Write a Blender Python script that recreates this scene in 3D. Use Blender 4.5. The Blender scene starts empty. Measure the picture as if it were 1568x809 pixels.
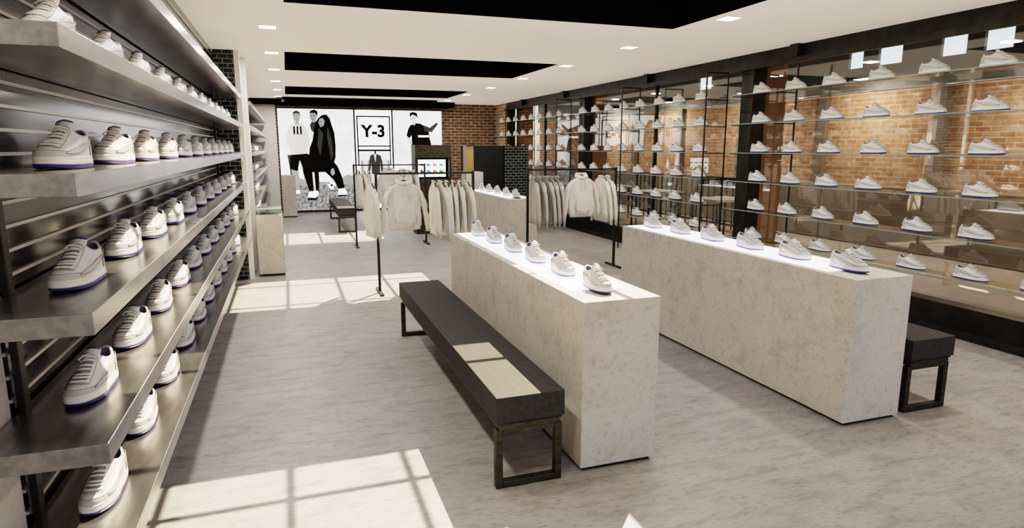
import bpy, bmesh, math, random
from mathutils import Vector, Matrix
random.seed(4)
D=bpy.data
scene=bpy.context.scene
COL=scene.collection
scene.view_settings.view_transform='Filmic'
scene.view_settings.look='High Contrast'
scene.view_settings.exposure=0.3

# ---------------------------------------------------------------- materials
def nodes_of(name):
    m=D.materials.new(name); m.use_nodes=True
    nt=m.node_tree; b=nt.nodes['Principled BSDF']
    return m,nt,b
def plain(name,col,rough=.5,metal=0.,emit=None,es=0.,bump=0.,bscale=60.,spec=None):
    m,nt,b=nodes_of(name)
    b.inputs['Base Color'].default_value=(*col,1)
    b.inputs['Roughness'].default_value=rough
    b.inputs['Metallic'].default_value=metal
    if spec is not None: b.inputs['Specular IOR Level'].default_value=spec
    if emit:
        b.inputs['Emission Color'].default_value=(*emit,1); b.inputs['Emission Strength'].default_value=es
    if bump:
        tc=nt.nodes.new('ShaderNodeTexCoord'); n=nt.nodes.new('ShaderNodeTexNoise'); n.inputs['Scale'].default_value=bscale
        bp=nt.nodes.new('ShaderNodeBump'); bp.inputs['Strength'].default_value=bump; bp.inputs['Distance'].default_value=.01
        nt.links.new(tc.outputs['Object'],n.inputs['Vector']); nt.links.new(n.outputs['Fac'],bp.inputs['Height']); nt.links.new(bp.outputs['Normal'],b.inputs['Normal'])
    return m
def mottled(name,c1,c2,scale=(1,1,1),nscale=3.,rough=.6,metal=0.,bump=.2,lo=.35,hi=.65,fine=0.,bd=.01,spec=None,fscale=14,big=0.,emit=0.):
    m,nt,b=nodes_of(name); L=nt.links.new; N=nt.nodes.new
    tc=N('ShaderNodeTexCoord'); mp=N('ShaderNodeMapping'); mp.inputs['Scale'].default_value=scale
    L(tc.outputs['Object'],mp.inputs['Vector'])
    n=N('ShaderNodeTexNoise'); n.inputs['Scale'].default_value=nscale; n.inputs['Detail'].default_value=9; n.inputs['Roughness'].default_value=.65
    L(mp.outputs['Vector'],n.inputs['Vector'])
    r=N('ShaderNodeMapRange'); r.inputs['From Min'].default_value=lo; r.inputs['From Max'].default_value=hi
    L(n.outputs['Fac'],r.inputs['Value'])
    mx=N('ShaderNodeMix'); mx.data_type='RGBA'; mx.inputs['A'].default_value=(*c1,1); mx.inputs['B'].default_value=(*c2,1)
    L(r.outputs['Result'],mx.inputs['Factor'])
    out=mx.outputs['Result']
    def mult(out,sc,amt,a,bb,vec):
        n2=N('ShaderNodeTexNoise'); n2.inputs['Scale'].default_value=sc; n2.inputs['Detail'].default_value=6
        L(vec,n2.inputs['Vector'])
        r2=N('ShaderNodeMapRange'); r2.inputs['From Min'].default_value=a; r2.inputs['From Max'].default_value=bb
        r2.inputs['To Min'].default_value=1-amt; r2.inputs['To Max'].default_value=1
        L(n2.outputs['Fac'],r2.inputs['Value'])
        m2=N('ShaderNodeMix'); m2.data_type='RGBA'; m2.blend_type='MULTIPLY'; m2.inputs['Factor'].default_value=1
        L(out,m2.inputs['A']); L(r2.outputs['Result'],m2.inputs['B']); return m2.outputs['Result']
    if fine: out=mult(out,nscale*fscale,fine,.3,.47,mp.outputs['Vector'])
    if big: out=mult(out,nscale*.3,big,.38,.6,tc.outputs['Object'])
    L(out,b.inputs['Base Color'])
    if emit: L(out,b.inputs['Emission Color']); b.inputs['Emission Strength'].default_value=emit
    b.inputs['Roughness'].default_value=rough; b.inputs['Metallic'].default_value=metal
    if spec is not None: b.inputs['Specular IOR Level'].default_value=spec
    bp=N('ShaderNodeBump'); bp.inputs['Strength'].default_value=bump; bp.inputs['Distance'].default_value=bd
    L(n.outputs['Fac'],bp.inputs['Height']); L(bp.outputs['Normal'],b.inputs['Normal'])
    return m
def brickmat(name,c1,c2,mort,axis='YZ',bw=.22,bh=.075,ms=.01,rough=.8,bump=.6,spec=.5):
    m,nt,b=nodes_of(name); L=nt.links.new; N=nt.nodes.new
    tc=N('ShaderNodeTexCoord'); sp=N('ShaderNodeSeparateXYZ'); cb=N('ShaderNodeCombineXYZ')
    L(tc.outputs['Object'],sp.inputs[0]); L(sp.outputs['XYZ'.index(axis[0])],cb.inputs[0]); L(sp.outputs['XYZ'.index(axis[1])],cb.inputs[1])
    br=N('ShaderNodeTexBrick'); L(cb.outputs[0],br.inputs['Vector'])
    br.inputs['Scale'].default_value=1; br.inputs['Brick Width'].default_value=bw; br.inputs['Row Height'].default_value=bh
    br.inputs['Mortar Size'].default_value=ms; br.inputs['Mortar Smooth'].default_value=.1; br.inputs['Bias'].default_value=0
    br.inputs['Color1'].default_value=(*c1,1); br.inputs['Color2'].default_value=(*c2,1); br.inputs['Mortar'].default_value=(*mort,1)
    n=N('ShaderNodeTexNoise'); n.inputs['Scale'].default_value=9; L(tc.outputs['Object'],n.inputs['Vector'])
    r=N('ShaderNodeMapRange'); r.inputs['From Min'].default_value=.3; r.inputs['From Max'].default_value=.7; r.inputs['To Min'].default_value=.7; r.inputs['To Max'].default_value=1.15
    L(n.outputs['Fac'],r.inputs['Value'])
    mx=N('ShaderNodeMix'); mx.data_type='RGBA'; mx.blend_type='MULTIPLY'; mx.inputs['Factor'].default_value=1
    L(br.outputs['Color'],mx.inputs['A']); L(r.outputs['Result'],mx.inputs['B']); L(mx.outputs['Result'],b.inputs['Base Color'])
    b.inputs['Roughness'].default_value=rough; b.inputs['Specular IOR Level'].default_value=spec
    bp=N('ShaderNodeBump'); bp.inputs['Strength'].default_value=bump; bp.inputs['Distance'].default_value=.008; bp.invert=True
    L(br.outputs['Fac'],bp.inputs['Height']); L(bp.outputs['Normal'],b.inputs['Normal'])
    return m
def glassmat(name,tint=(.95,.97,.96),rough=.0,f0=.05,boost=.9):
    m=D.materials.new(name); m.use_nodes=True; nt=m.node_tree; nt.nodes.clear(); L=nt.links.new; N=nt.nodes.new
    o=N('ShaderNodeOutputMaterial'); t=N('ShaderNodeBsdfTransparent'); t.inputs[0].default_value=(*tint,1)
    g=N('ShaderNodeBsdfGlossy'); g.inputs['Roughness'].default_value=rough
    f=N('ShaderNodeLayerWeight'); f.inputs['Blend'].default_value=.5
    p=N('ShaderNodeMath'); p.operation='POWER'; p.inputs[1].default_value=4.
    mu=N('ShaderNodeMath'); mu.operation='MULTIPLY_ADD'; mu.inputs[1].default_value=boost; mu.inputs[2].default_value=f0; mu.use_clamp=True
    mx=N('ShaderNodeMixShader'); L(f.outputs['Facing'],p.inputs[0]); L(p.outputs[0],mu.inputs[0]); L(mu.outputs[0],mx.inputs[0]); L(t.outputs[0],mx.inputs[1]); L(g.outputs[0],mx.inputs[2]); L(mx.outputs[0],o.inputs[0])
    return m

M={}
M['floor']=mottled('polished_concrete_floor',(.235,.220,.202),(.345,.325,.300),scale=(.6,2.0,1),nscale=7,rough=.5,bump=.05,lo=.33,hi=.52,fine=.34,fscale=5,big=.12)
M['ceiling']=mottled('ceiling_plaster_fill_glow',(.84,.73,.60),(.87,.76,.63),nscale=2,rough=.9,bump=.02,emit=.30)  # plaster given a glow in place of bounced light, to fill the room
M['concrete']=mottled('light_concrete',(.48,.435,.385),(.58,.53,.47),scale=(1,1,1),nscale=7.,rough=.75,bump=.4,lo=.34,hi=.5,fine=.2,fscale=5,big=.06)
M['wallconc']=mottled('wall_concrete',(.38,.36,.34),(.52,.5,.48),nscale=3,rough=.8,bump=.2,fine=.1)
M['white']=plain('white_paint',(.80,.77,.72),.6)
M['black']=plain('black_void_paint',(.004,.004,.004),.9,bump=.3,bscale=200,spec=0.)
M['steel']=mottled('dark_steel',(.018,.018,.016),(.045,.043,.036),nscale=6,rough=.42,metal=.6,bump=.1)
M['bronze']=mottled('aged_bronze_steel',(.045,.040,.028),(.10,.09,.065),scale=(1,1,3),nscale=14,rough=.45,metal=.8,bump=.05)
M['brushed']=mottled('brushed_stainless',(.31,.305,.30),(.45,.445,.44),scale=(1,.15,1),nscale=30,rough=.26,metal=.95,bump=.02)
M['rail']=plain('slatwall_aluminium',(.5,.49,.47),.35,metal=.7)
M['cushion']=mottled('black_leatherette',(.032,.03,.028),(.05,.047,.044),nscale=40,rough=.6,bump=.08,spec=.25)
M['tile']=brickmat('black_glazed_tile',(.006,.006,.007),(.035,.035,.037),(.003,.003,.003),'YZ',.26,.068,.004,rough=.13,bump=.7,spec=.45)
M['tileX']=brickmat('black_glazed_tile_x',(.008,.012,.011),(.02,.026,.024),(.24,.28,.26),'XZ',.11,.055,.005,rough=.2,bump=.7,spec=.35)
M['tileS']=brickmat('black_glazed_tile_side',(.006,.006,.006),(.010,.010,.010),(.018,.018,.018),'YZ',.2,.06,.004,rough=.7,bump=.6,spec=.08)
M['brickout']=brickmat('red_brick_outdoor',(.42,.19,.09),(.56,.32,.18),(.5,.41,.32),'YZ',.23,.078,.012,rough=.85)
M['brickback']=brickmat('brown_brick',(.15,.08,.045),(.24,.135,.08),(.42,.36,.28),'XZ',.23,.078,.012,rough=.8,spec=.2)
M['bricksidelit']=brickmat('brown_brick_side_lit',(.34,.2,.11),(.48,.31,.19),(.6,.52,.42),'YZ',.23,.078,.012,rough=.8)  # lighter copy of the back brick, light glare put into its colour
M['wood']=mottled('brown_cladding',(.34,.18,.08),(.5,.3,.15),scale=(1,1,.2),nscale=8,rough=.6,bump=.1)
M['paving']=mottled('outdoor_paving',(.26,.225,.185),(.35,.31,.26),nscale=2,rough=.8,bump=.1)
M['fascia']=mottled('grey_fascia',(.10,.10,.10),(.22,.22,.21),scale=(1,.3,1),nscale=2,rough=.5,bump=.05)
M['render']=mottled('grey_brown_pier_and_reflection',(.16,.135,.105),(.23,.195,.155),nscale=2,rough=.7,bump=.05)  # for the facade piers and the painted floor reflection below them
M['pane']=glassmat('window_glass',(.82,.82,.82),0.,.14,.8)
M['gshelf']=glassmat('shelf_glass',(.93,.95,.93),.02,.04,.35)
M['gedge']=plain('glass_edge_green',(.20,.27,.25),.15)
M['lightbox']=plain('lightbox_diffuser',(.9,.9,.92),.3,emit=(.95,.95,1),es=2.2)
M['lamp']=plain('downlight_diffuser',(1,1,1),.5,emit=(1,.97,.92),es=8)
M['shoeW']=plain('sneaker_white_leather',(.64,.615,.59),.45,bump=.04,bscale=300)
M['shoeG']=plain('sneaker_grey_leather',(.47,.45,.43),.5,bump=.06,bscale=400)
M['shoeT']=plain('sneaker_mesh_tongue',(.32,.305,.29),.7)
M['shoeS']=plain('sneaker_stitching',(.28,.27,.26),.7)
M['shoeM']=plain('sneaker_midsole',(.72,.695,.67),.55)
M['shoeP']=plain('sneaker_purple_rubber',(.05,.036,.17),.45)
M['shoeL']=plain('sneaker_lining',(.15,.13,.22),.8)
M['lace']=plain('sneaker_lace',(.76,.73,.70),.8)
M['fabric']=plain('cream_jersey',(.76,.71,.645),.95,bump=.35,bscale=90)
M['fabricG']=plain('grey_jersey',(.46,.43,.40),.95,bump=.35,bscale=90)
M['hangwood']=plain('hanger_black',(.03,.03,.03),.4)

# ---------------------------------------------------------------- builder
class B:
    def __init__(s): s.v=[];s.f=[];s.m=[];s.sm=[];s.mats=[]
    def mi(s,k):
        if k not in s.mats: s.mats.append(k)
        return s.mats.index(k)
    def face(s,idx,k,sm=False): s.f.append(tuple(idx)); s.m.append(s.mi(k)); s.sm.append(sm)
    def box(s,x0,x1,y0,y1,z0,z1,k):
        n=len(s.v)
        s.v+=[(x0,y0,z0),(x1,y0,z0),(x1,y1,z0),(x0,y1,z0),(x0,y0,z1),(x1,y0,z1),(x1,y1,z1),(x0,y1,z1)]
        for q in ((0,3,2,1),(4,5,6,7),(0,1,5,4),(1,2,6,5),(2,3,7,6),(3,0,4,7)): s.face([n+i for i in q],k)
    def rings(s,rings,k,closed=True,cap0=True,cap1=True,sm=True):
        n0=len(s.v); m=len(rings[0])
        for r in rings: s.v+=[tuple(p) for p in r]
        for i in range(len(rings)-1):
            for j in range(m if closed else m-1):
                a=n0+i*m+j; b=n0+i*m+(j+1)%m
                kk=k(i,j) if callable(k) else k
                s.face((a,b,b+m,a+m),kk,sm)
        kk=k if not callable(k) else k(0,0)
        if closed and cap0: s.face([n0+j for j in range(m)][::-1],kk)
        kk=k if not callable(k) else k(len(rings)-2,0)
        if closed and cap1: s.face([n0+(len(rings)-1)*m+j for j in range(m)],kk)
    def tube(s,pts,rad,k,n=8,ry=None,cap=True):
        pts=[Vector(p) for p in pts]; R=[]
        for i,p in enumerate(pts):
            d=(pts[min(i+1,len(pts)-1)]-pts[max(i-1,0)]).normalized()
            up=Vector((0,0,1)) if abs(d.z)<.9 else Vector((0,1,0))
            a=d.cross(up).normalized(); b=a.cross(d).normalized()
            r=rad[i] if isinstance(rad,(list,tuple)) else rad
            q=r if ry is None else r*ry
            R.append([p+a*math.cos(t*2*math.pi/n)*r+b*math.sin(t*2*math.pi/n)*q for t in range(n)])
        s.rings(R,k,cap0=cap,cap1=cap)
    def poly(s,pts,k):
        n=len(s.v); s.v+=[tuple(p) for p in pts]; s.face(range(n,n+len(pts)),k)
    def mesh(s,name,origin=(0,0,0)):
        me=D.meshes.new(name); o=Vector(origin)
        me.from_pydata([tuple(Vector(p)-o) for p in s.v],[],s.f)
        for k in s.mats: me.materials.append(M[k])
        me.polygons.foreach_set('material_index',s.m); me.polygons.foreach_set('use_smooth',s.sm)
        me.update(); bm=bmesh.new(); bm.from_mesh(me); bmesh.ops.recalc_face_normals(bm,faces=bm.faces); bm.to_mesh(me); bm.free()
        return me
    def obj(s,name,origin=(0,0,0),parent=None,bevel=0.,rot=0.):
        ob=D.objects.new(name,s.mesh(name,origin)); ob.location=origin; COL.objects.link(ob)
        ob.rotation_euler.z=rot
        if bevel:
            md=ob.modifiers.new('bev','BEVEL'); md.width=bevel; md.segments=2; md.limit_method='ANGLE'
        if parent:
            ob.parent=parent; ob.location=Vector(origin)-parent.location
        return ob
def empty(name,loc=(0,0,0)):
    e=D.objects.new(name,None); e.location=loc; e.empty_display_size=.1; COL.objects.link(e); return e
def inst(me,name,loc,parent=None,rz=0.,sc=1.):
    o=D.objects.new(name,me); COL.objects.link(o); o.rotation_euler.z=rz; o.scale=(sc,sc,sc)
    if parent: o.parent=parent; o.location=Vector(loc)-parent.location
    else: o.location=loc
    return o

H=2.8; XL=-.77; XR=5.66; YB=17.3; YF=-2.2
# ---------------------------------------------------------------- room shell
b=B(); b.box(XL-.3,XR+.1,YF,YB+.3,-.1,0,'floor'); b.obj('floor')
slots=[(3.3,5.75),(8.6,10.6),(13.3,15.3)]; SX0,SX1=.05,3.68; SD=.8
b=B()
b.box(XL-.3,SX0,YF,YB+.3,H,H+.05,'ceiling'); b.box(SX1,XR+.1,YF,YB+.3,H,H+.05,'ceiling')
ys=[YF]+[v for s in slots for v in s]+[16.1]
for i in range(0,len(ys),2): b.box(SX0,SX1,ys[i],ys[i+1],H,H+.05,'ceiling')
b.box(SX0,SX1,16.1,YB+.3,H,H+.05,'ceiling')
for si,(y0,y1) in enumerate(slots):   # skylight shafts with glazing bars
    z0=H+.002; z1=H+SD
    b.box(SX0,SX0+.01,y0,y1,z0,z1,'black'); b.box(SX1-.01,SX1,y0,y1,z0,z1,'black')
    b.box(SX0,SX1,y0,y0+.01,z0,z1,'black'); b.box(SX0,SX1,y1-.01,y1,z0,z1,'black')
    for x in (3.13,2.55,1.97,1.39,.81): b.box(x-.017,x+.017,y0,y1,z1-.02,z1,'black')
    e=y1-(.22 if si==0 else .0)
    if si==0: b.box(SX0,SX1,e,y1,z1-.02,z1,'black'); b.box(SX1-.25,SX1,y0,y1,z1-.02,z1,'black')  # blank strips added at the glazing to trim the sun patch
    for y in (e-.32,e-1.35):
        if y>y0+.1: b.box(SX0,SX1,y-.017,y+.017,z1-.02,z1,'black')
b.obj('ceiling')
# left wall
b=B(); b.box(XL-.3,XL,YF,2.05,0,H,'wallconc'); b.box(XL-.3,XL,2.05,YB,0,H,'tile')
for i in range(1,41): b.box(XL,XL+.008,2.05,8.6,i*.068-.005,i*.068+.005,'rail')
b.obj('wall_left')
b=B(); b.box(XL-.3,XR+.1,YB,YB+.3,0,H,'brickback'); b.box(XL,-.2,16.95,YB,0,H,'white'); b.obj('wall_back')
# storefront frame behind the camera
b=B()
for x in (XL,.8,2.4,4.0,XR-.08): b.box(x,x+.08,YF,YF+.08,0,H,'steel')
b.box(XL,XR,YF,YF+.08,0,.1,'steel'); b.box(XL,XR,YF,YF+.08,H-.12,H,'steel'); b.obj('wall_front')
# right glazed wall
b=B()
b.box(XR-.12,XR+.06,YF+.1,16.4,2.64,H,'steel'); b.box(XR-.17,XR-.12,YF+.1,16.4,2.60,2.66,'steel')
b.box(XR-.12,XR+.06,YF+.1,16.4,0,.26,'steel')
b.box(XR-.2,XR-.12,YF+.1,16.4,.0,.07,'steel')
for y in (1.9,6.80,11.68,16.2): b.box(XR-.10,XR+.06,y,y+.24 if y<16 else 16.4,.26,2.64,'steel')
for y in (9.25,14.0): b.box(XR-.0,XR+.05,y-.02,y+.02,.26,2.64,'steel')
for y in (3.0,6.0,9.2,12.5,15): b.box(XR-.20,XR-.1,y,y+.12,2.66,H-.002,'steel')
b.box(XR-.12,XR+.1,16.4,YB,0,H,'bricksidelit')
fr=b.obj('wall_right')
b=B(); b.box(XR+.02,XR+.028,YF+.1,16.35,.26,2.64,'pane'); b.obj('window_pane',parent=fr)

# ---------------------------------------------------------------- exterior
b=B(); b.box(-30,40,-40,50,-.3,-.12,'paving'); b.obj('street_paving')
b=B(); b.box(XR+.12,9.5,-3,22,-.115,-.01,'paving'); b.obj('terrace')
b=B(); b.box(9.5,9.8,-3,24,0,2.6,'brickout')
y=-2.
while y<23:
    b.box(9.40,9.5,y,y+.18,.0,2.6,'render'); y+=2.3
b.box(9.3,9.5,-3,24,0,1.0,'render')  # low band stands in for the interior floor mirrored in the glass
b.box(9.42,9.48,-3,24,2.6,3.0,'fascia'); b.box(9.42,9.48,-3,24,3.3,3.95,'fascia')
ops=[(5.0,5.3),(6.35,6.75),(7.0,7.4),(8.05,8.5),(8.8,9.1),(11,11.3),(13,13.5)]
last=-3
for (a,c) in ops: b.box(9.42,9.48,last,a,3.0,3.3,'fascia'); last=c
b.box(9.42,9.48,last,24,3.0,3.3,'fascia')
b.obj('brick_building')
b=B()
for y in (6.85,11.75): b.box(XR+.13,XR+.45,y,y+.42,-.008,3.40,'wood')
b.box(XR+.13,XR+.45,15.9,16.3,-.008,3.40,'wood')
b.box(XR+.11,9.41,-3,24,3.401,3.50,'fascia')  # canopy slab added to keep sun off the right glazing
b.obj('terrace_columns_and_added_canopy',(5.95,11,0))
b=B()
for y in [9.5+.2*i for i in range(26)]: b.box(8.4,8.42,y,y+.02,0,1.02,'steel')
b.box(8.38,8.44,9.4,14.6,1.0,1.05,'steel'); b.box(8.38,8.44,9.4,14.6,.08,.12,'steel'); 
b.obj('terrace_railing')
def table(x,y):
    b=B(); b.box(x-.4,x+.4,y-.4,y+.4,.72,.76,'shoeG')
    for sx in(-.35,.35):
        for sy in(-.35,.35): b.tube([(x+sx,y+sy,-.01),(x+sx,y+sy,.72)],.02,'steel')
    b.obj('terrace_table',(x,y,0))
for y in (9.6,11.8,13.9): table(7.3,y)
for y in (2.5,5.5,8.5,11.5,14.5,17.5):  # lamps and housings added to brighten the brick opposite
    b=B(); b.box(9.1,9.42,y-.2,y+.2,2.78,2.84,'steel'); b.box(9.12,9.34,y-.18,y+.18,2.77,2.78,'lamp'); o=b.obj('added_facade_fill_lamp',(9.2,y,2.8))
    l=D.lights.new('lamp','AREA'); l.shape='RECTANGLE'; l.size=.2; l.size_y=.4; l.energy=52; l.color=(1,.84,.64)
    lo=D.objects.new('lamp',l); COL.objects.link(lo); lo.parent=o; lo.location=(-.5,0,-.06); lo.rotation_euler=(0,math.radians(-8),0)

# ---------------------------------------------------------------- sneaker
def interp(tab,u):
    for i in range(len(tab)-1):
        if u<=tab[i+1][0]:
            k=(u-tab[i][0])/(tab[i+1][0]-tab[i][0]); return tuple(tab[i][j]+(tab[i+1][j]-tab[i][j])*k for j in (1,2))
    return tab[-1][1:]
def sgnp(v,p): return math.copysign(abs(v)**p,v)
def outline(ph,sc=1.):
    c,s=math.cos(ph),math.sin(ph); x=.142*sgnp(c,.88)
    w=.038+.0125*max(0,min(1,(x+.07)/.11)); w-=.0025*math.exp(-((x+.01)/.03)**2)
    return x*sc, sgnp(s,.78)*w*sc
side=[(0,0,0),(.25,-.04,.3),(.5,.08,.58),(.75,.45,.82),(1,1,1)]
frontp=[(0,0,0),(.15,0.01,.18),(.3,.08,.30),(.45,.25,.39),(.6,.45,.51),(.8,.73,.76),(1,1,1)]
def S(ph,u):
    bx,by=outline(ph,.955); c,s=math.cos(ph),math.sin(ph)
    cx=-.066+.056*c; cy=.030*s
    zc=.090+.018*max(0,-c)**2+.032*max(0,c)**3
    w=max(0,min(1,(c+.05)/.75)); w=w*w*(3-2*w)
    f1,g1=interp(side,u); f2,g2=interp(frontp,u); f=f1*(1-w)+f2*w; g=g1*(1-w)+g2*w
    return Vector((bx+(cx-bx)*f,by+(cy-by)*f,.028+(zc-.028)*g))
def SN(ph,u,off):
    e=.01; p=S(ph,u); a=S(ph+e,u)-S(ph-e,u); uu=min(max(u,.02),.98); c=S(ph,uu+e)-S(ph,uu-e)
    n=a.cross(c); n.normalize()
    if n.dot(p-Vector((-.02 if p.x<.05 else .05,0,.04)))<0: n=-n
    return p+n*off
def shoe_mesh():
    b=B(); n=48; PH=[2*math.pi*i/n for i in range(n)]
    def lv(sc,z,zt=0): return [(outline(p,sc)[0],outline(p,sc)[1],z+(zt*max(0,(outline(p)[0]-.08)/.06))) for p in PH]
    b.rings([lv(.94,0,.006),lv(1.,.003,.005),lv(1.005,.013,.003)],'shoeP',cap1=False)
    b.rings([lv(1.005,.013,.003),lv(1.01,.017,.002),lv(1.0,.025,.001),lv(.99,.026,.001),lv(.998,.028),lv(.995,.033),lv(.97,.036),lv(.93,.035)],'shoeM',cap0=False)
    nu=14
    R=[[S(p,i/nu) for p in PH] for i in range(nu+1)]
    def mk(i,j):
        ph=(j+.5)*2*math.pi/n; c=math.cos(ph)
        if c<-.86: return 'shoeG' if i<11 else 'shoeP'
        if c>.93 and i>=6: return 'shoeT'
        return 'shoeW'
    b.rings(R,mk,cap0=False,cap1=False)
    top=R[-1]; cen=Vector((-.066,0,0))
    def shrink(k,dz): return [Vector((cen.x+(p.x-cen.x)*k,p.y*k,p.z+dz)) for p in top]
    b.rings([top,shrink(.93,.004),shrink(.80,.0)],'shoeG',cap0=False,cap1=False)
    b.rings([shrink(.80,0),shrink(.76,-.02),shrink(.8,-.05)],'shoeL',cap0=False)
    def patch(p0,p1,lo,hi,off,k,m=12,q=3,seam=True):
        for sg in (1,-1):
            rows=[]
            for i in range(m+1):
                t=i/m; ph=sg*math.radians(p0+(p1-p0)*t)
                rows.append([SN(ph,lo(t)+(hi(t)-lo(t))*j/q,off) for j in range(q+1)])
            b.rings(rows,k,closed=False,sm=True)
            if seam: b.tube([r[-1] for r in rows],.0011,'shoeS',n=4)
            if seam=='both': b.tube([r[0] for r in rows],.0011,'shoeS',n=4)
    patch(0,62,lambda t:0.0,lambda t:.23+.06*t,.0022,'shoeG')
    patch(20,31,lambda t:.40,lambda t:.97,.003,'shoeW',m=4,q=6)
    for sg in(1,-1):
        b.tube([SN(sg*math.radians(31),.38+.06*i,.003) for i in range(11)],.0011,'shoeS',n=4)
        b.tube([SN(sg*math.radians(a),.38,.003) for a in (31,22,12,0)],.0011,'shoeS',n=4)
    patch(128,180,lambda t:0.0,lambda t:.42+.1*t,.002,'shoeG',m=10)
    patch(48,150,lambda t:.18+.55*t-.35*math.sin(math.pi*min(1,t*1.1))*(1-t)*.5,lambda t:.18+.55*t+.26*math.sin(math.pi*min(1,t))**.8*(1-t)**1.1+.01,.0035,'shoeG',m=18,q=2,seam='both')
    for k in range(7):
        u=.45+.078*k
        b.tube([SN(math.radians(a),u+(.012 if k%2 else 0),.0045) for a in (-25,-13,0,13,25)],.0034,'lace',n=6)
    t=[]
    for (x,z,w) in ((.01,.104,.017),(-.008,.118,.021),(-.020,.132,.022),(-.026,.137,.019)):
        t.append([Vector((x+.004,-w,z-.003)),Vector((x+.008,0,z+.002)),Vector((x+.004,w,z-.003)),Vector((x-.003,w,z-.006)),Vector((x,0,z-.004)),Vector((x-.003,-w,z-.006))])
    b.rings(t,lambda i,j:'shoeW' if i<2 else 'shoeP')
    for s in(-1,1): b.tube([(-.0,0,.118),(.006,s*.018,.117),(.014,s*.028,.108),(.016,s*.02,.102),(.008,s*.006,.110)],.0026,'lace',n=5)
    me=b.mesh('sneaker'); return me
SH=shoe_mesh()
TOE=-math.pi/2
# ---------------------------------------------------------------- left shelves
LV=[2.27,1.93,1.59,1.25,.91,.57]
def lshelf(y0,y1,xf,shoes_x,nm):
    b=B()
    for z in LV: b.box(XL+.010,xf,y0,y1,z-.055,z,'brushed')
    b.box(XL+.010,XL+.03,y0+.3,y0+.34,.05,2.6,'steel') ; b.box(XL+.010,XL+.03,y1-.36,y1-.32,.05,2.6,'steel')
    sh=b.obj(nm,(xf-.15,(y0+y1)/2,0),bevel=.002)
    e=empty('sneakers_on_metal_shelf',(xf-.15,(y0+y1)/2,1.4))
    for z in LV:
        y=y0+.42
        while y<y1-.12:
            inst(SH,'sneaker_part',(shoes_x,y+random.uniform(-.01,.01),z+.001),e,TOE-math.radians(6)+random.uniform(-.05,.05),1.0); y+=.56
lshelf(1.77,8.45,-.47,-.60,'metal_wall_shelf')
lshelf(9.6,16.8,-.42,-.57,'metal_wall_shelf')
b=B(); b.box(XL+.010,-.53,8.62,9.3,0,H-.003,'tileX'); b.box(-.53,-.47,8.60,8.66,0,H-.003,'white'); b.box(-.53,-.44,9.24,9.36,0,H-.003,'white'); b.obj('shelf_divider_pillar',(-.6,9,0))

# pedestals
def pedestal(x0,x1,y0,y1,h,nm='concrete_pedestal',glass=False,k='concrete'):
    b=B(); b.box(x0+.01,x1-.01,y0+.01,y1-.01,.0,.03,'steel'); b.box(x0,x1,y0,y1,.03,h,k)
    if glass:
        b.box(x0+.01,x1-.01,y0+.01,y1-.01,h+.001,h+.06,'gshelf'); b.box(x0+.005,x1-.005,y0+.005,y1-.005,h+.06,h+.075,'gedge')
    o=b.obj(nm,((x0+x1)/2,(y0+y1)/2,0),bevel=.004)
    return o
pedestal(-.41,-.10,8.75,9.2,.80,'glass_topped_pedestal',glass=True,k='concrete')
pedestal(-.15,.17,16.2,16.5,1.0)
pedestal(3.13,3.46,11.6,11.95,1.2)

# counters
def counter(x0,x1,y0,y1,h=.9,nshoe=6,first=.24,sp=.455):
    b=B(); b.box(x0+.02,x1-.02,y0+.02,y1-.02,0,.02,'steel'); b.box(x0,x1,y0,y1,.02,h,'concrete')
    o=b.obj('concrete_display_counter',((x0+x1)/2,(y0+y1)/2,0),bevel=.004)
    b=B(); b.box(x0+.05,x1-.05,y0+.26,y1-.03,h-.02,h+.004,'lightbox'); b.obj('light_panel',((x0+x1)/2,(y0+y1)/2,h),parent=o)
    for i in range(nshoe):
        y=y0+first+i*sp
        if y<y1-.1: inst(SH,'sneaker',((x0+x1)/2-.03,y,h+.005),None,TOE)
counter(1.336,1.77,2.77,5.5)
counter(3.05,3.49,2.75,5.5)
counter(3.05,3.49,8.9,11.2)

# benches
def bench(x0,x1,y0,y1):
    b=B(); zt=.48; c=.13
    b.box(x0,x1,y0,y1,zt-c,zt,'cushion')
    b.box(x0+.01,x1-.01,y0+.01,y1-.01,zt-c-.015,zt-c,'steel')
    b.box(x0+.02,x1-.02,y0+.015,y1-.015,zt-c-.045,zt-c-.015,'bronze')
    w=.035
    for y in (y0+.02,y1-.02-w*1.2):
        yy=y+w*1.2
        b.box(x0+.005,x0+.005+w,y,yy,0,zt-c-.045,'bronze'); b.box(x1-.005-w,x1-.005,y,yy,0,zt-c-.045,'bronze')
        b.box(x0+.005+w,x1-.005-w,y,yy,0,w,'bronze')
        b.box(x0+.005+w,x1-.005-w,y,yy,zt-c-.045-w*.7,zt-c-.045,'bronze')
    b.obj('bench',((x0+x1)/2,(y0+y1)/2,0),bevel=.004)
bench(.87,1.225,2.73,5.54); bench(3.57,3.93,2.76,5.5); bench(.88,1.24,12.9,15.6)

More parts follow.
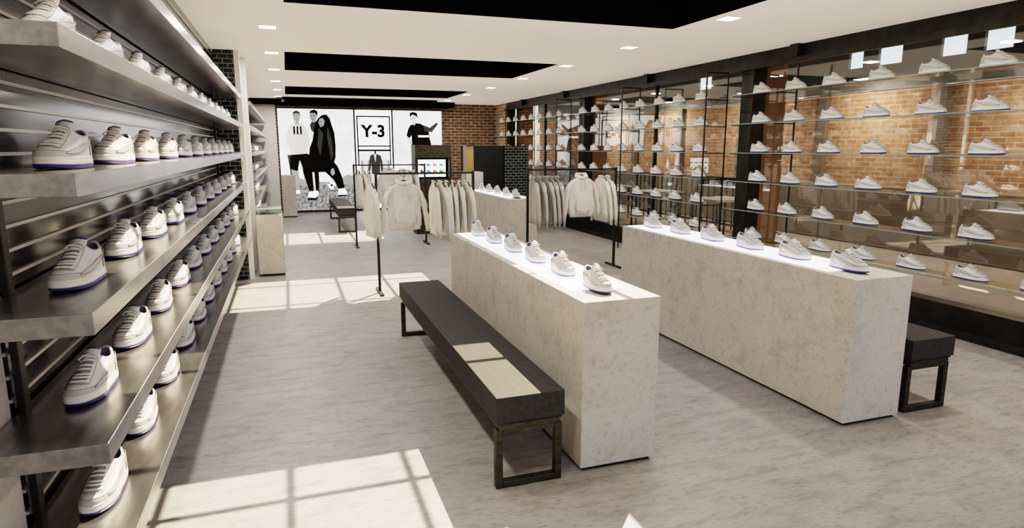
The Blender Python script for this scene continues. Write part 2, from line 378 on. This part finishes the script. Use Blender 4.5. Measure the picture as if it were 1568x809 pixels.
# ---------------------------------------------------------------- glass shelving on the right
def gshelves(y0,y1,ysh,fp,rp):
    b=B(); X0,X1=5.13,5.44
    for z in LV:
        b.box(X0+.005,X1,y0,y1,z-.010,z,'gshelf'); b.box(X0,X0+.005,y0,y1,z-.010,z,'gedge')
    for y in rp:
        b.box(X1,X1+.014,y-.007,y+.007,0.075,2.58,'steel')
        for z in LV: b.box(X0+.03,X1,y-.003,y+.003,z-.022,z-.011,'steel')
    for y in fp:
        b.box(X0-.014,X0-.001,y-.01,y+.01,0.0,2.58,'steel'); b.box(X0-.014,X1+.014,y-.01,y+.01,2.58,2.60,'steel')
    b.obj('glass_display_shelf',(5.33,(y0+y1)/2,0))
    e=empty('sneakers_on_glass_shelf',(5.28,(y0+y1)/2,1.4))
    for z in LV:
        for y in ysh: inst(SH,'sneaker_part',(5.29,y+random.uniform(-.015,.015),z+.001),e,TOE+random.uniform(-.04,.04))
gshelves(2.25,6.7,[2.61+.53*i for i in range(8)],[],[2.27,5.95,6.68])
gshelves(7.15,11.6,[7.49+.53*i for i in range(8)],[7.165,9.375],[7.165,9.375,11.585])
gshelves(12.05,16.2,[12.3+.53*i for i in range(8)],[12.065],[12.065,14.1,16.18])

# ---------------------------------------------------------------- garments
def garment_mesh(name,hood=True,k='fabric',seed=0,ds=1.):
    rnd=random.Random(seed); b=B(); n=48
    lev=[(-.075,.065,.03),(-.095,.09,.035),(-.12,.145,.038),(-.15,.195,.042),(-.19,.213,.046),(-.24,.215,.049),(-.30,.213,.052),(-.36,.212,.055),(-.42,.214,.057),(-.48,.218,.059),(-.54,.223,.061),(-.60,.228,.062),(-.66,.228,.06),(-.67,.215,.05),(-.72,.208,.046)]
    ph=rnd.uniform(0,6); R=[]
    for (z,w,d) in lev:
        ring=[]; amp=.020*min(1,max(0,(-z-.12)/.35))
        if z<-.665: amp*=.5
        for i in range(n):
            t=2*math.pi*i/n; c,s=math.cos(t),math.sin(t)
            f=amp*(math.sin(5*t+ph+z*6)+.6*math.sin(9*t-ph-z*13)+.35*math.sin(3*t+z*30))
            ring.append(((w+f*.4)*sgnp(c,.8),(d+f)*sgnp(s,.7)*ds,z))
        R.append(ring)
    b.rings(R,k)
    for s in (-1,1):
        path=[(.15,0,-.15),(.20,0,-.19),(.236,-.004,-.27),(.258,-.008,-.33),(.272,-.014,-.40),(.284,-.018,-.47),(.294,-.022,-.54),(.304,-.022,-.62),(.309,-.022,-.675),(.308,-.022,-.685),(.312,-.022,-.75)]
        rr=[.045,.060,.056,.05,.052,.045,.048,.042,.043,.032,.03]
        N=14; RR=[]
        for i,(p,r) in enumerate(zip(path,rr)):
            RR.append([Vector((s*(p[0]+rnd.uniform(-.003,.003))+math.cos(a*2*math.pi/N)*r*.75+.004*math.sin(i*2.2+a),p[1]*ds+math.sin(a*2*math.pi/N)*r*ds+.003*math.sin(i*3+a*.9)*ds,p[2]+(.0 if i>2 else -s*math.cos(a*2*math.pi/N)*r*.6*(3-i)/3))) for a in range(N)])
        b.rings(RR,k)
    if hood:
        R=[]
        for j in range(9):
            v=j/8; r=[]
            for i in range(24):
                t=2*math.pi*i/24; c,s=math.cos(t),math.sin(t)
                rad=1+.32*math.sin(math.pi*v)
                back=max(0,s)
                z=-.125+.10*v+ (-.03*back*(1-v)) + (-.035*max(0,-s))*v*1.4
                r.append((.09*c*rad,(.05*s*rad)*ds+.02*v,z))
            R.append(r)
        inner=[[(x*.82,y*.8+.004,z-.01) for (x,y,z) in R[-1]],[(x*.6,y*.55+.004,z-.05) for (x,y,z) in R[-1]]]
        b.rings(R+inner,k,cap0=False)
        for s in(-1,1): b.tube([(s*.03,-.055,-.12),(s*.035,-.066,-.19),(s*.04,-.072,-.29)],.004,'lace',n=5)
        P=[(-.08,-.42),(.08,-.42),(.13,-.51),(.13,-.61),(-.13,-.61),(-.13,-.51)]
        f=[(x,-.086,z) for x,z in P]; g=[(x*1.06,-.045,-.5+(z+.5)*1.06) for x,z in P]
        b.rings([g,f],k)
    else:
        b.tube([(.075*math.cos(a*math.pi/8),.036*ds*math.sin(a*math.pi/8),-.078+.008*math.sin(a*math.pi/8)) for a in range(17)],.010,k,n=6,cap=False)
    b.tube([(0,0,-.06),(0,0,-.015),(.02,0,.0),(.022,0,.022),(0,0,.037),(-.02,0,.03)],.0035,'steel',n=6)
    b.tube([(-.17,0,-.14),(-.08,0,-.09),(0,0,-.06),(.08,0,-.09),(.17,0,-.14)],.01,'hangwood',n=6)
    return b.mesh(name)
G=[garment_mesh('hoodie',True,'fabric',1),garment_mesh('sweatshirt',False,'fabric',2,.5),garment_mesh('sweatshirt_grey',False,'fabricG',3,.5)]
def rack(x0,x1,y,items,zr=1.36):
    b=B(); w=.014
    for x in (x0,x1):
        b.box(x-w,x+w,y-w,y+w,.0,zr+.02,'steel')
        b.box(x-.02,x+.02,y-.22,y+.22,0,.02,'steel')
    b.box(x0,x1,y-.011,y+.011,zr-.011,zr+.011,'steel')
    r=b.obj('clothes_rack',((x0+x1)/2,y,0))
    for (g,x,rz) in items:
        inst(G[g],('hanging_hoodie','hanging_sweatshirt','hanging_sweatshirt')[g],(x,y,zr-.024),r,rz,.86 if g==0 else .95)
H90=math.pi/2
it=[(1,.87,H90+.12)]+[(0,1.24,.10)]+[(1,1.59+.076*i,H90+random.uniform(-.12,.12)) for i in range(6)]
rack(.93,2.06,7.33,it)
it=[(1,1.12+.08*i,H90+random.uniform(-.1,.1)) for i in range(3)]+[(0,1.62,.05)]+[(1,1.95,H90),(1,2.04,H90+.1)]
rack(1.04,2.23,11.0,it)
it=[(2,3.06+.085*i,H90+random.uniform(-.12,.12)) for i in range(5)]+[(0,3.76,.1),(1,4.06,H90),(1,4.16,H90-.1)]
rack(2.98,4.28,7.95,it)

# ---------------------------------------------------------------- back wall screens
M['pbg']=mottled('poster_cloud',(.62,.62,.62),(.95,.95,.95),nscale=.8,rough=.4,bump=0,lo=.4,hi=.6,emit=1.6)
M['pgrass']=mottled('poster_grass',(.06,.06,.06),(.30,.30,.30),nscale=14,rough=.4,bump=0,lo=.4,hi=.6,emit=.9)
M['pwhite']=plain('poster_white',(.9,.9,.9),.4,emit=(1,1,1),es=1.8)
M['pblack']=plain('poster_black',(.008,.008,.008),.6,spec=.1)
M['pdark']=plain('poster_dark',(.04,.04,.04),.6,emit=(.06,.06,.06),es=.5,spec=.1)
M['pmid']=plain('poster_grey',(.3,.3,.3),.4,emit=(.35,.35,.35),es=.6)
M['plight']=plain('poster_light_grey',(.6,.6,.6),.4,emit=(.7,.7,.7),es=.9)
YP=YB-.06
def P(u,v,d=0):   # poster artwork units -> wall plane
    if u<545: X=-.17+(u-428)*(1.87/117)
    elif u<602: X=1.70+(u-545)*(.97/57)
    else: X=2.67+(u-602)*(1.33/75)
    return (X,YP-.002-d,2.61-(v-168)*.0168)
def poly(b,pts,k,d): b.poly([P(u,v,d) for u,v in pts],k)
def circ(b,u,v,r,k,d,ry=None): poly(b,[(u+r*math.cos(t*math.pi/9),v+(ry or r)*math.sin(t*math.pi/9)) for t in range(18)],k,d)
def rect(b,u0,u1,v0,v1,k,d): poly(b,[(u0,v0),(u1,v0),(u1,v1),(u0,v1)],k,d)
def screen(u0,u1,nm,bg):
    b=B(); x0=P(u0,0)[0]; x1=P(u1,0)[0]
    b.box(x0,x1,YP,YB-.001,.05,2.62,'steel'); b.box(x0+.015,x1-.015,YP-.002,YP,.07,2.605,bg)
    return b.obj(nm,((x0+x1)/2,YP,1.3))
s1=screen(428,544.4,'sports_poster_screen','pbg')
b=B()
poly(b,[(429,284),(450,281),(480,283),(510,280),(543.5,283),(543.5,319),(429,319)],'pgrass',.001)
poly(b,[(429,270),(436,264),(446,268),(456,270),(470,276),(500,277),(520,272),(530,266),(538,268),(543.5,264),(543.5,284),(429,285)],'pmid',.0005)
poly(b,[(444,252),(455,250),(456,272),(454,292),(448,292),(446,272)],'pmid',.002); poly(b,[(460,250),(470,248),(470,270),(464,274)],'pmid',.002)
poly(b,[(445,232),(470,230),(474,254),(463,258),(458,244),(454,260),(443,257)],'pblack',.003)
poly(b,[(446,193),(453,189),(461,188),(469,193),(474,206),(474,222),(470,224),(470,234),(445,236),(444,222),(440,224),(440,206)],'plight',.004)
for u in (451,456,461): rect(b,u,u+2.6,194,206,'pblack',.005)
rect(b,454,460,184,191,'pmid',.005); circ(b,457,180,5.5,'pmid',.006,7); poly(b,[(451.5,179),(452,173),(457,171),(462,173),(462.5,179),(460,175),(454,175)],'pdark',.007)
rect(b,447,456,289,294,'pwhite',.006)
# hooded player: crouched stride, long jacket, hood raised
poly(b,[(462,236),(488,234),(505,240),(516,254),(522,270),(525,288),(516,290),(510,276),(496,262),(486,262),(486,276),(484,292),(471,293),(467,280),(462,262)],'pblack',.008)
poly(b,[(476,262),(479,262),(480,290),(477,290)],'plight',.009)
poly(b,[(484,189),(489,182),(495,177),(502,176),(507,182),(509,190),(513,203),(514,222),(513,240),(509,252),(504,262),(499,252),(496,240),(484,242),(472,240),(474,226),(479,214),(482,200)],'pblack',.010)
poly(b,[(489,196),(496,204),(493,222),(490,238),(486,222),(488,206)],'pdark',.011)
poly(b,[(503,194),(508,212),(510,234),(506,246),(504,230),(501,208)],'pdark',.011)
poly(b,[(489,188),(491,183),(496,181),(499,186),(497,193),(492,195)],'pmid',.012)
poly(b,[(491,186.5),(493,186.2),(493,187.4),(491,187.6)],'pblack',.014); poly(b,[(492,191.5),(495,191),(495,192),(492,192.6)],'pdark',.014)
# second face beside the hood
poly(b,[(476,181),(478,173),(483,170),(487,173),(488,180),(485,187),(480,188)],'pmid',.012)
poly(b,[(476,176),(478,171),(484,169),(489,172),(488,179),(485,174),(479,174)],'pblack',.013)
rect(b,478,479.6,178,179.2,'pblack',.014); rect(b,482.5,484.1,178,179.2,'pblack',.014); rect(b,479.5,482.5,183.5,184.4,'pdark',.014)
poly(b,[(479,187),(485,186),(487,194),(483,204),(478,200),(476,192)],'pdark',.0095)
poly(b,[(505,258),(509,256),(511,264),(507,268),(504,264)],'pmid',.012)
poly(b,[(470,291),(483,290),(484,296),(479,303),(469,303),(467,299)],'pwhite',.013); poly(b,[(467,300),(479,301),(482,298),(483,300),(479,304.5),(467,304)],'pblack',.014)
poly(b,[(515,288),(525,287),(528,293),(528,298),(514,298)],'pwhite',.013); rect(b,514,528,297,299,'pblack',.014)
circ(b,505,282,6,'pwhite',.012); circ(b,505,282,2,'pblack',.013); circ(b,501,279,1.2,'pblack',.013); circ(b,509,285,1.3,'pblack',.013)
poly(b,[(440,236),(449,236),(452,258),(446,288),(441,288),(443,262)],'pdark',.0015)
b.obj('artwork',(.7,YP,1.3),parent=s1)
s2=screen(545,601.4,'logo_sign_screen','pwhite')
b=B()
for (v0,v1) in ((177,179),(222,224),(228,231)): rect(b,549,598,v0,v1,'pblack',.001)
rect(b,548,550,177,252,'pblack',.001); rect(b,596.5,598.5,177,252,'pblack',.001)
rect(b,550,597,232,300,'pbg',.001)
for i in range(9):
    u=552+i*5; poly(b,[(u,246),(u+2,243),(u+4,246),(u+4.5,285),(u-.5,285)],'plight' if i%2 else 'pmid',.002)
poly(b,[(566,238),(571,235),(577,235),(583,238),(586,262),(582,262),(581,248),(581,266),(568,266),(568,248),(566,262),(563,262)],'pdark',.003); rect(b,573,575.5,228,236,'pblack',.003)
poly(b,[(572,235),(576,235),(574,248)],'plight',.004)
b.obj('artwork',(2.1,YP,1.3),parent=s2)
cu=D.curves.new('lettering','FONT'); cu.body='Y-3'; cu.size=.42; cu.align_x='CENTER'; cu.extrude=.001; cu.offset=.016
cu.materials.append(M['pblack']); t=D.objects.new('lettering',cu); COL.objects.link(t); t.rotation_euler=(H90,0,0)
px,py,pz=P(573,208.5,.004); t.parent=s2; t.location=Vector((px,py,pz))-s2.location
s3=screen(602,677,'athlete_poster_screen','pbg')
b=B()
poly(b,[(632,222),(643,222),(642,244),(639,264),(641,272),(633,272),(634,250)],'plight',.002); poly(b,[(646,222),(657,221),(660,240),(664,258),(659,260),(652,242)],'plight',.002)
poly(b,[(630,214),(658,212),(662,232),(648,236),(645,226),(642,240),(629,238)],'pblack',.003)
poly(b,[(628,191),(636,187),(644,188),(650,192),(656,197),(658,218),(630,220),(630,206),(626,212),(622,208),(625,197)],'pblack',.004)
rect(b,640,656,206,209,'pwhite',.005)
poly(b,[(648,190),(658,194),(668,186),(671,188),(661,201),(650,200)],'pdark',.005); circ(b,671,185,2,'plight',.006)
poly(b,[(622,206),(626,210),(631,218),(628,221),(623,214)],'plight',.005)
rect(b,632,636,183,190,'plight',.005); circ(b,633,179,4.6,'plight',.006,6); poly(b,[(628,178),(628,172),(633,170),(639,172),(640,180),(637,176),(632,174)],'pblack',.007)
rect(b,630.5,632,178.5,179.5,'pblack',.008); rect(b,634.5,636,178.5,179.5,'pblack',.008)
poly(b,[(603,262),(615,258),(630,262),(650,256),(676,260),(676,319),(603,319)],'pgrass',.001)
b.obj('artwork',(3.3,YP,1.3),parent=s3)
# spot track
b=B(); b.box(-.15,3.6,16.0,16.06,H-.04,H-.001,'black'); b.box(-.75,4.2,16.6,17.2,2.68,H-.001,'black')
for i in range(11):
    x=-.0+.34*i; b.tube([(x,16.03,H-.04),(x,16.03,H-.1)],.012,'black',n=6); b.tube([(x,15.98,H-.09),(x,16.12,H-.16)],.035,'black',n=10)
b.obj('spotlight_track',(1.8,16,H-.05))

# tiled half wall, timber pier and kiosk
b=B(); b.box(3.98,4.02,12.0,15.2,0,1.69,'tileS'); b.box(4.02,4.5,12.0,15.2,0,1.69,'tileX'); b.obj('tiled_partition',(4.2,13.6,0))
M['yellowoak']=mottled('yellow_oak',(.42,.27,.11),(.52,.35,.16),scale=(1,1,.2),nscale=7,rough=.5,bump=.05)
b=B(); b.box(3.42,3.56,12.6,12.9,0,1.68,'yellowoak'); b.box(3.40,3.58,12.58,12.92,1.68,1.7,'steel'); b.obj('oak_pier',(3.4,12.7,0))
b=B()
b.box(2.30,3.0,12.2,12.6,1.46,1.70,'bronze'); b.box(2.30,2.34,12.2,12.6,0,1.46,'steel'); b.box(2.96,3.0,12.2,12.6,0,1.46,'steel')
b.box(2.34,2.96,12.4,12.6,0,1.46,'steel'); b.box(2.34,2.96,12.2,12.4,0,1.04,'bronze')
b.box(2.36,2.94,12.36,12.4,1.07,1.44,'black'); b.box(2.38,2.92,12.355,12.36,1.09,1.42,'pwhite')
kc=[(.5,.1,.1),(.1,.2,.5),(.6,.2,.3),(.1,.4,.4),(.05,.05,.06),(.2,.2,.5),(.5,.2,.1),(.1,.3,.2)]
for i in range(8):
    M['k%d'%i]=plain('kiosk_icon_%d'%i,kc[i],.5,emit=kc[i],es=.6)
    x=2.42+.125*(i%4); z=1.30-.12*(i//4)
    b.poly([(x,12.352,z),(x+.085,12.352,z),(x+.085,12.352,z+.02),(x+.05,12.352,z+.03),(x+.03,12.352,z+.05),(x,12.352,z+.045)],'k%d'%i)
b.obj('touchscreen_kiosk',(2.65,12.4,0))

# ---------------------------------------------------------------- downlights
for xi,x in enumerate((-.1,3.84)):
    for i in range(9):
        y=1.5+1.8*i
        if y>16: continue
        b=B(); s=.075
        b.box(x-s-.012,x+s+.012,y-s-.012,y+s+.012,H-.006,H-.0005,'white'); b.box(x-s,x+s,y-s,y+s,H-.009,H-.006,'lamp')
        o=b.obj('ceiling_downlight',(x,y,H))
        l=D.lights.new('lamp','AREA'); l.size=.14; l.energy=15; l.color=(1,.92,.82)
        lo=D.objects.new('lamp',l); COL.objects.link(lo); lo.parent=o; lo.location=(0,0,-.02)

# ---------------------------------------------------------------- light
sun=D.lights.new('sun','SUN'); sun.energy=16; sun.angle=.006; sun.color=(1,.79,.55)
so=D.objects.new('sun',sun); COL.objects.link(so); so.location=(10,8,12)
so.rotation_euler=Vector((-.57,-.62,-1)).to_track_quat('-Z','Y').to_euler()
w=D.worlds.new('sky'); scene.world=w; w.use_nodes=True; nt=w.node_tree
sky=nt.nodes.new('ShaderNodeTexSky'); sky.sky_type='NISHITA'; sky.sun_disc=False; sky.sun_elevation=math.radians(49); sky.sun_rotation=math.radians(43)
bg=nt.nodes['Background']; nt.links.new(sky.outputs[0],bg.inputs[0]); bg.inputs[1].default_value=.27

cam=D.cameras.new('camera'); co=D.objects.new('camera',cam); COL.objects.link(co)
cam.sensor_width=36; cam.lens=22.5; cam.clip_start=.05; cam.clip_end=200
co.location=(0,0,1.65); co.rotation_euler=(math.radians(90-10.32),0,math.radians(-19.16))
scene.camera=co
